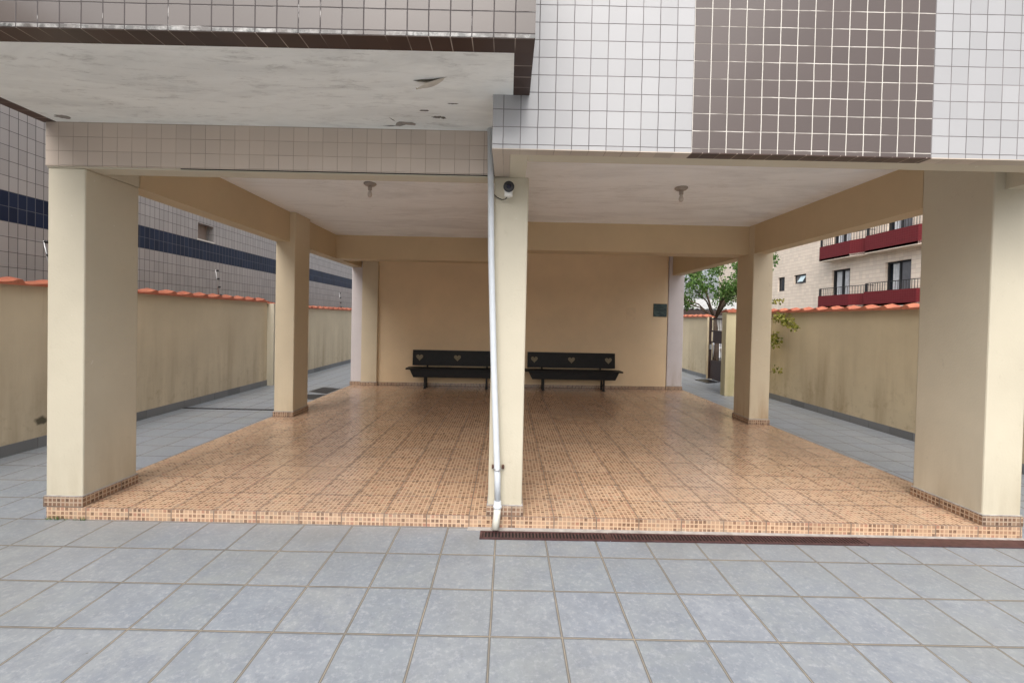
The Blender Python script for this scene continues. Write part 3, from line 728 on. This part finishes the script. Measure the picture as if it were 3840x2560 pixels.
# electric fence posts on the left wall
EF = thing('fence_post', (0, 0, 0), 'x', 'fence post', 'electric fence posts on the left wall')
q = MB(); q.tube([(0, 0, 0), (.01, -.05, .25), (0, -.10, .54)], .0095, 8); ep = q.build('rod', M['steel'], EF)
for k in range(4):
    t = .03 + k * .165
    q = MB(); y = -.19 * t; q.lathe([(.008, 0), (.02, .006), (.02, .018), (.011, .024), (.02, .030), (.02, .042), (.008, .05)], 10, (0.012, y, t), 'X'); q.build('insulator', M['black'], EF)
EF.location = (-6.0, 8.71, 2.10); EF['label'] = 'fence post with black insulators on the wall left of the middle pillar'
dup(EF, (-6.0, 5.53, 2.10), 0, 'fence post almost hidden behind the front left pillar')
dup(EF, (-6.0, 15.0, 2.03), 0, 'fence post on the wall left of the whitish rear pillar')
q = MB()
for k in range(4):
    t = .03 + k * .165
    pts = [(-5.985, y, 2.10 + t - (.07 * max(0, y - 9) / 6)) for y in (-4, 5.44, 8.71, 15)]
    q.tube([(x, y - .19 * t, z) for x, y, z in pts], .0018, 4)
tag(q.build('fence_wire', M['steel']), 'thin electric fence wires strung above the left wall', 'wire')

# ------------------------------------------------------------------ neighbour on the left
NB = thing('neighbour_building', (-9, 9, 0), 'grey tiled neighbour block with a navy band beyond the left wall', 'building')
b = MB()
y0, y1, z0, z1 = 9.46, 9.95, 3.39, 3.78
for a in ((-14, -7.0, -8, y0, -.04, 6.1), (-14, -7.0, y1, 30, -.04, 6.1), (-14, -7.0, y0, y1, -.04, z0), (-14, -7.0, y0, y1, z1, 6.1)): b.box(*a)
b.build('wall', M['neighbour'], NB)
w = MB(); w.box(-7.16, -7.14, y0, y1, z0, z1); w = w.build('window', M['recess'], NB)
q = MB(); q.box(-7.139, -6.98, y0 - .02, y1 + .02, z0 + .0, z0 + .03); q.build('window_sill', M['white_plastic'], w)
for ya in (y0 + .001, y1 - .03):
    q = MB(); q.box(-7.14, -7.1, ya, ya + .029, z0 + .001, z1 - .001); q.build('window_jamb', M['steel'], w)

# ------------------------------------------------------------------ cream block with maroon balconies on the right
CB = thing('balcony_building', (20, 20, 0), 'cream tiled block with maroon balconies beyond the right wall', 'building')
holes = [(22.17, 23.42, 2.78, 4.86), (18.81, 20.10, 2.78, 4.86), (22.17, 23.42, 5.50, 7.55), (18.81, 20.10, 5.50, 7.55), (27.41, 28.08, 4.0, 4.92), (25.45, 26.52, 4.36, 4.92)]
ys = sorted({14, 36} | {h[0] for h in holes} | {h[1] for h in holes}); zs = sorted({-.04, 13} | {h[2] for h in holes} | {h[3] for h in holes})
b = MB()
for ya, yb in zip(ys, ys[1:]):
    for za, zb in zip(zs, zs[1:]):
        if any(h[0] <= ya and yb <= h[1] and h[2] <= za and zb <= h[3] for h in holes): continue
        b.quad((18, ya, za), (18, yb, za), (18, yb, zb), (18, ya, zb))
for h in holes:
    for (p, c) in (((h[0], h[2]), (h[1], h[2])), ((h[1], h[2]), (h[1], h[3])), ((h[1], h[3]), (h[0], h[3])), ((h[0], h[3]), (h[0], h[2]))):
        b.quad((18, *p), (18, *c), (18.25, *c), (18.25, *p))
b.quad((18, 14, -.04), (26, 14, -.04), (26, 14, 13), (18, 14, 13)); b.quad((18, 36, -.04), (26, 36, -.04), (26, 36, 13), (18, 36, 13)); b.quad((18, 14, 13), (26, 14, 13), (26, 36, 13), (18, 36, 13))
bmesh.ops.remove_doubles(b.b, verts=b.b.verts, dist=.0005)
b.build('wall', M['cream_tile'], CB)
for i, h in enumerate(holes[:4]):
    d = MB(); ym = (h[0] + h[1]) / 2
    for ya, yb in ((h[0], h[0] + .07), (ym - .04, ym + .04), (h[1] - .07, h[1])): d.box(18.12, 18.2, ya, yb, h[2], h[3])
    d.box(18.12, 18.2, h[0] + .0705, h[1] - .0705, h[3] - .08, h[3]); d = d.build('balcony_door', M['frame'], CB)
    if i in (0, 2):
        q = MB(); pts = [(18.205 + .02 * math.sin(k * 1.9), ym - .02 + (h[1] - ym - .08) * k / 14) for k in range(15)]
        for (xa, ya), (xb, yb) in zip(pts, pts[1:]): q.quad((xa, ya, h[2]), (xb, yb, h[2]), (xb, yb, h[3] - .08), (xa, ya, h[3] - .08))
        pts = [(18.205 + .02 * math.sin(k * 1.9), h[0] + .28 + (ym - h[0] - .32) * k / 8) for k in range(9)]
        for (xa, ya), (xb, yb) in zip(pts, pts[1:]): q.quad((xa, ya, h[2]), (xb, yb, h[2]), (xb, yb, h[3] - .08), (xa, ya, h[3] - .08))
        q.build('curtain', M['curtain'], d); q = MB(); q.box(18.24, 18.25, h[0], h[1], h[2], h[3]); q.build('pane', M['glass'], d)
    else:
        q = MB(); q.box(18.17, 18.18, h[0] + .07, ym - .04, h[2], h[3] - .08); q.build('pane', M['grey_glass'], d)
        q = MB(); pts = [(18.205 + .02 * math.sin(k * 1.9), ym + .02 + (h[1] - ym - .2) * k / 14) for k in range(15)]
        for (xa, ya), (xb, yb) in zip(pts, pts[1:]): q.quad((xa, ya, h[2]), (xb, yb, h[2]), (xb, yb, h[3] - .08), (xa, ya, h[3] - .08))
        q.build('curtain', M['curtain'], d); q = MB(); q.box(18.24, 18.25, ym, h[1], h[2], h[3]); q.build('pane', M['glass'], d)
for h, pane in zip(holes[4:], ('glass', 'grey_glass')):
    d = MB(); e = .05
    d.box(18.1, 18.17, h[0], h[0] + e, h[2], h[3]); d.box(18.1, 18.17, h[1] - e, h[1], h[2], h[3]); d.box(18.1, 18.17, h[0] + e, h[1] - e, h[2], h[2] + e); d.box(18.1, 18.17, h[0] + e, h[1] - e, h[3] - e, h[3])
    d = d.build('window', M['frame'], CB)
    q = MB(); q.box(18.13, 18.14, h[0] + e, h[1] - e, h[2] + e, h[3] - e); q.build('pane', M[pane], d)
    if pane == 'grey_glass':
        q = MB(); q.extrude([(18.08, 25.55, 4.82), (18.08, 26.0, 4.82), (17.86, 26.0, 4.46), (17.86, 25.55, 4.46)], (.012, 0, .006)); q.build('tilted_sash', M['pale_glass'], d)
for (ya, yb, z0, z1, chs) in ((20.655, 23.6, 2.72, 3.435, .85), (17.52, 20.57, 2.73, 3.475, .40), (20.655, 23.6, 5.34, 6.17, .85), (17.52, 20.57, 5.34, 6.195, .40)):
    q = MB(); q.prism([(17.4, yb), (17.4, ya + chs), (17.62, ya), (18.0, ya), (18.0, yb)], z0, z0 + .14, M['cream_tile'])
    t = .1
    outer = [(17.4, yb), (17.4, ya + chs), (17.62, ya), (17.999, ya)]; inner = [(17.5, yb), (17.5, ya + chs + .03), (17.70, ya + .1), (17.999, ya + .1)]
    for i in range(3): q.prism([outer[i], outer[i + 1], inner[i + 1], inner[i]], z0 + .03, z1, M['maroon_tile'])
    q.prism([(17.401, yb - .1), (17.999, yb - .1), (17.999, yb), (17.401, yb)], z0 + .03, z1 - .003, M['maroon_tile'])
    bo = q.build('balcony', None, CB)
    q = MB(); path = [(17.45, yb - .05), (17.45, ya + chs), (17.66, ya + .05), (17.98, ya + .05)]
    zt = z1 + .40
    q.tube([(x, y, zt) for x, y in path], .02, 6); q.box(17.43, 17.47, yb - .13, yb - .02, z1, zt)
    for (xa, y_a), (xb, y_b) in zip(path, path[1:]):
        L = math.hypot(xb - xa, y_b - y_a); n = max(2, int(L / .13))
        for i in range(n):
            x, y = xa + (xb - xa) * i / n, y_a + (y_b - y_a) * i / n; q.tube([(x, y, z1), (x, y, zt)], .012, 5)
    q.build('railing', M['frame'], bo)

# ------------------------------------------------------------------ low house, pale block and car beyond the gate
LH = thing('low_house', (9.5, 22, 0), 'low house with grey corrugated roof behind the tree', 'house')
box('wall', M['house'], LH, 7.4, 12.2, 20.6, 26.5, -.04, 2.33)
q = MB(); n = 60
for i in range(n):
    xa, xb = 7.1 + 5.4 * i / n, 7.1 + 5.4 * (i + 1) / n; za, zb = .03 * math.sin(i * 2.1), .03 * math.sin((i + 1) * 2.1)
    q.quad((xa, 20.1, 2.47 + za), (xb, 20.1, 2.47 + zb), (xb, 24, 3.15 + zb), (xa, 24, 3.15 + za))
    q.quad((xa, 20.1, 2.44 + za), (xb, 20.1, 2.44 + zb), (xb, 24, 3.12 + zb), (xa, 24, 3.12 + za))
    q.quad((xa, 24, 3.15 + za), (xb, 24, 3.15 + zb), (xb, 27, 2.5 + zb), (xa, 27, 2.5 + za))
bmesh.ops.remove_doubles(q.b, verts=q.b.verts, dist=.0005)
rf = q.build('roof', M['fibro'], LH)
q = MB(); q.box(7.12, 12.48, 20.12, 20.16, 2.18, 2.40); q.build('eave_board', M['eave'], rf)

CR = thing('parked_car', (11.1, 19.3, 0), 'white car parked in the street, seen through the gate bars', 'car')
def car(y0, xo):
    prof = [(0, .35), (.02, .62), (.15, .82), (.95, .92), (1.65, 1.40), (2.9, 1.43), (3.6, .98), (4.05, .90), (4.12, .45), (4.05, .28), (.1, .26)]
    q = MB(); q.extrude([(xo - .82, y0 + a, z) for a, z in prof], (1.64, 0, 0)); q.build('body', M['car'], CR)
    for sx in (-.826, .815):
        q = MB(); q.extrude([(xo + sx, y0 + a, z) for a, z in ((1.15, .95), (1.72, 1.34), (2.84, 1.36), (3.40, .98))], (.011, 0, 0)); q.build('window', M['glass'], CR)
    q = MB(); q.extrude([(xo - .72, y0 + 1.0, .95), (xo + .72, y0 + 1.0, .95), (xo + .62, y0 + 1.62, 1.375), (xo - .62, y0 + 1.62, 1.375)], (0, -.012, .012)); q.build('windscreen', M['glass'], CR)
    for sx in (-.83, .65):
        for a in (.78, 3.3):
            q = MB(); q.lathe([(.16, 0), (.31, .01), (.32, .09), (.31, .17), (.16, .18)], 22, (xo + sx, y0 + a, .30), 'X'); wh = q.build('wheel', M['tyre'], CR)
            q = MB(); q.lathe([(.17, -.004), (.17, .184)], 18, (xo + sx, y0 + a, .30), 'X'); q.build('rim', M['steel'], wh)
    for sx in (-.6, .6):
        q = MB(); q.box(xo + sx - .15, xo + sx + .15, y0 - .012, y0 + .08, .60, .74, None, .01, 2); q.build('headlight', M['bulb'], CR)
        q = MB(); q.box(xo + sx - .12, xo + sx + .12, y0 + 4.08, y0 + 4.135, .65, .82, None, .01, 2); q.build('tail_light', M['red_lamp'], CR)
car(17.4, 9.6)

# ------------------------------------------------------------------ tree and climbing plant
def leaves(q, centre, rad, n, size, rnd, flat=1.0):
    for _ in range(n):
        v = Vector((rnd.gauss(0, 1), rnd.gauss(0, 1), rnd.gauss(0, 1) * flat)).normalized() * rad * (rnd.random() ** .45)
        c = Vector(centre) + v
        a = Vector((rnd.gauss(0, 1), rnd.gauss(0, 1), rnd.gauss(0, .5))).normalized(); u = a.orthogonal().normalized(); u.rotate(Matrix.Rotation(rnd.uniform(0, 6.28), 3, a))
        l = size * rnd.uniform(.7, 1.35); w = l * .36
        s2 = u.cross(a)
        q.b.faces.new([q.b.verts.new(p) for p in (c, c + u * l * .5 + s2 * w + a * l * .08, c + u * l, c + u * l * .5 - s2 * w + a * l * .08)])
TR = thing('street_tree', (7.9, 16, 0), 'leafy green street tree rising behind the gate', 'tree')
rnd = random.Random(11)
q = MB(); base = Vector((7.95, 16, -.04)); fork = Vector((7.88, 16, 1.98))
q.tube([base, base + Vector((.04, 0, 1.0)), fork], [.11, .085, .07], 10)
tips = []
for i in range(13):
    a = 2 * math.pi * i / 13 + rnd.uniform(-.25, .25); rr = rnd.uniform(.8, 1.9); hh = rnd.uniform(.75, 2.3)
    tip = fork + Vector((rr * math.cos(a), rr * math.sin(a), hh)); mid = fork + Vector((rr * .36 * math.cos(a), rr * .36 * math.sin(a), hh * .55))
    q.tube([fork - Vector((0, 0, .08)), mid, tip], [.042, .026, .009], 6); tips += [tip, mid.lerp(tip, .55)]
    for k in range(3):
        t2 = tip + Vector((rnd.uniform(-.6, .6), rnd.uniform(-.6, .6), rnd.uniform(-.25, .6))); q.tube([mid.lerp(tip, .5), t2], [.014, .004], 5); tips.append(t2)
q.build('trunk', M['bark'], TR)
q = MB()
for t in tips: leaves(q, t, rnd.uniform(.2, .42), rnd.randint(75, 140), .095, rnd, .75)
q.build('crown', M['leaf'], TR, recalc=False)

VP = thing('climbing_plant', (6.28, 9.9, 0), 'yellow green plant hanging on the right wall beside the middle pillar', 'plant')
q = MB(); q.tube([(6.30, 10.16, 0), (6.31, 10.14, .6), (6.3, 10.13, 1.35), (6.30, 10.12, 1.95), (6.30, 10.12, 2.3)], [.016, .014, .011, .008, .005], 7)
for a_, c_ in (((6.3, 10.13, 1.35), (6.2, 9.72, 1.42)), ((6.30, 10.12, 1.90), (6.17, 9.2, 1.85)), ((6.30, 10.12, 1.9), (6.18, 9.5, 1.92)), ((6.31, 10.14, .6), (6.24, 9.7, .72)), ((6.30, 10.12, 2.28), (6.22, 9.75, 2.31))): q.tube([a_, c_], [.005, .002], 5)
q.build('stem', M['bark'], VP)
q = MB()
for c_, r_, n_ in (((6.17, 9.25, 1.84), .13, 90), ((6.18, 9.55, 1.93), .15, 110), ((6.16, 9.05, 1.74), .10, 45), ((6.2, 9.72, 1.38), .14, 90), ((6.22, 9.85, 1.52), .11, 45), ((6.22, 9.65, .72), .10, 26), ((6.23, 9.82, 2.31), .09, 22), ((6.23, 9.6, 2.32), .06, 10)):
    leaves(q, c_, r_, n_, .062, rnd, .6)
q.build('leaves', M['leaf_yellow'], VP, recalc=False)
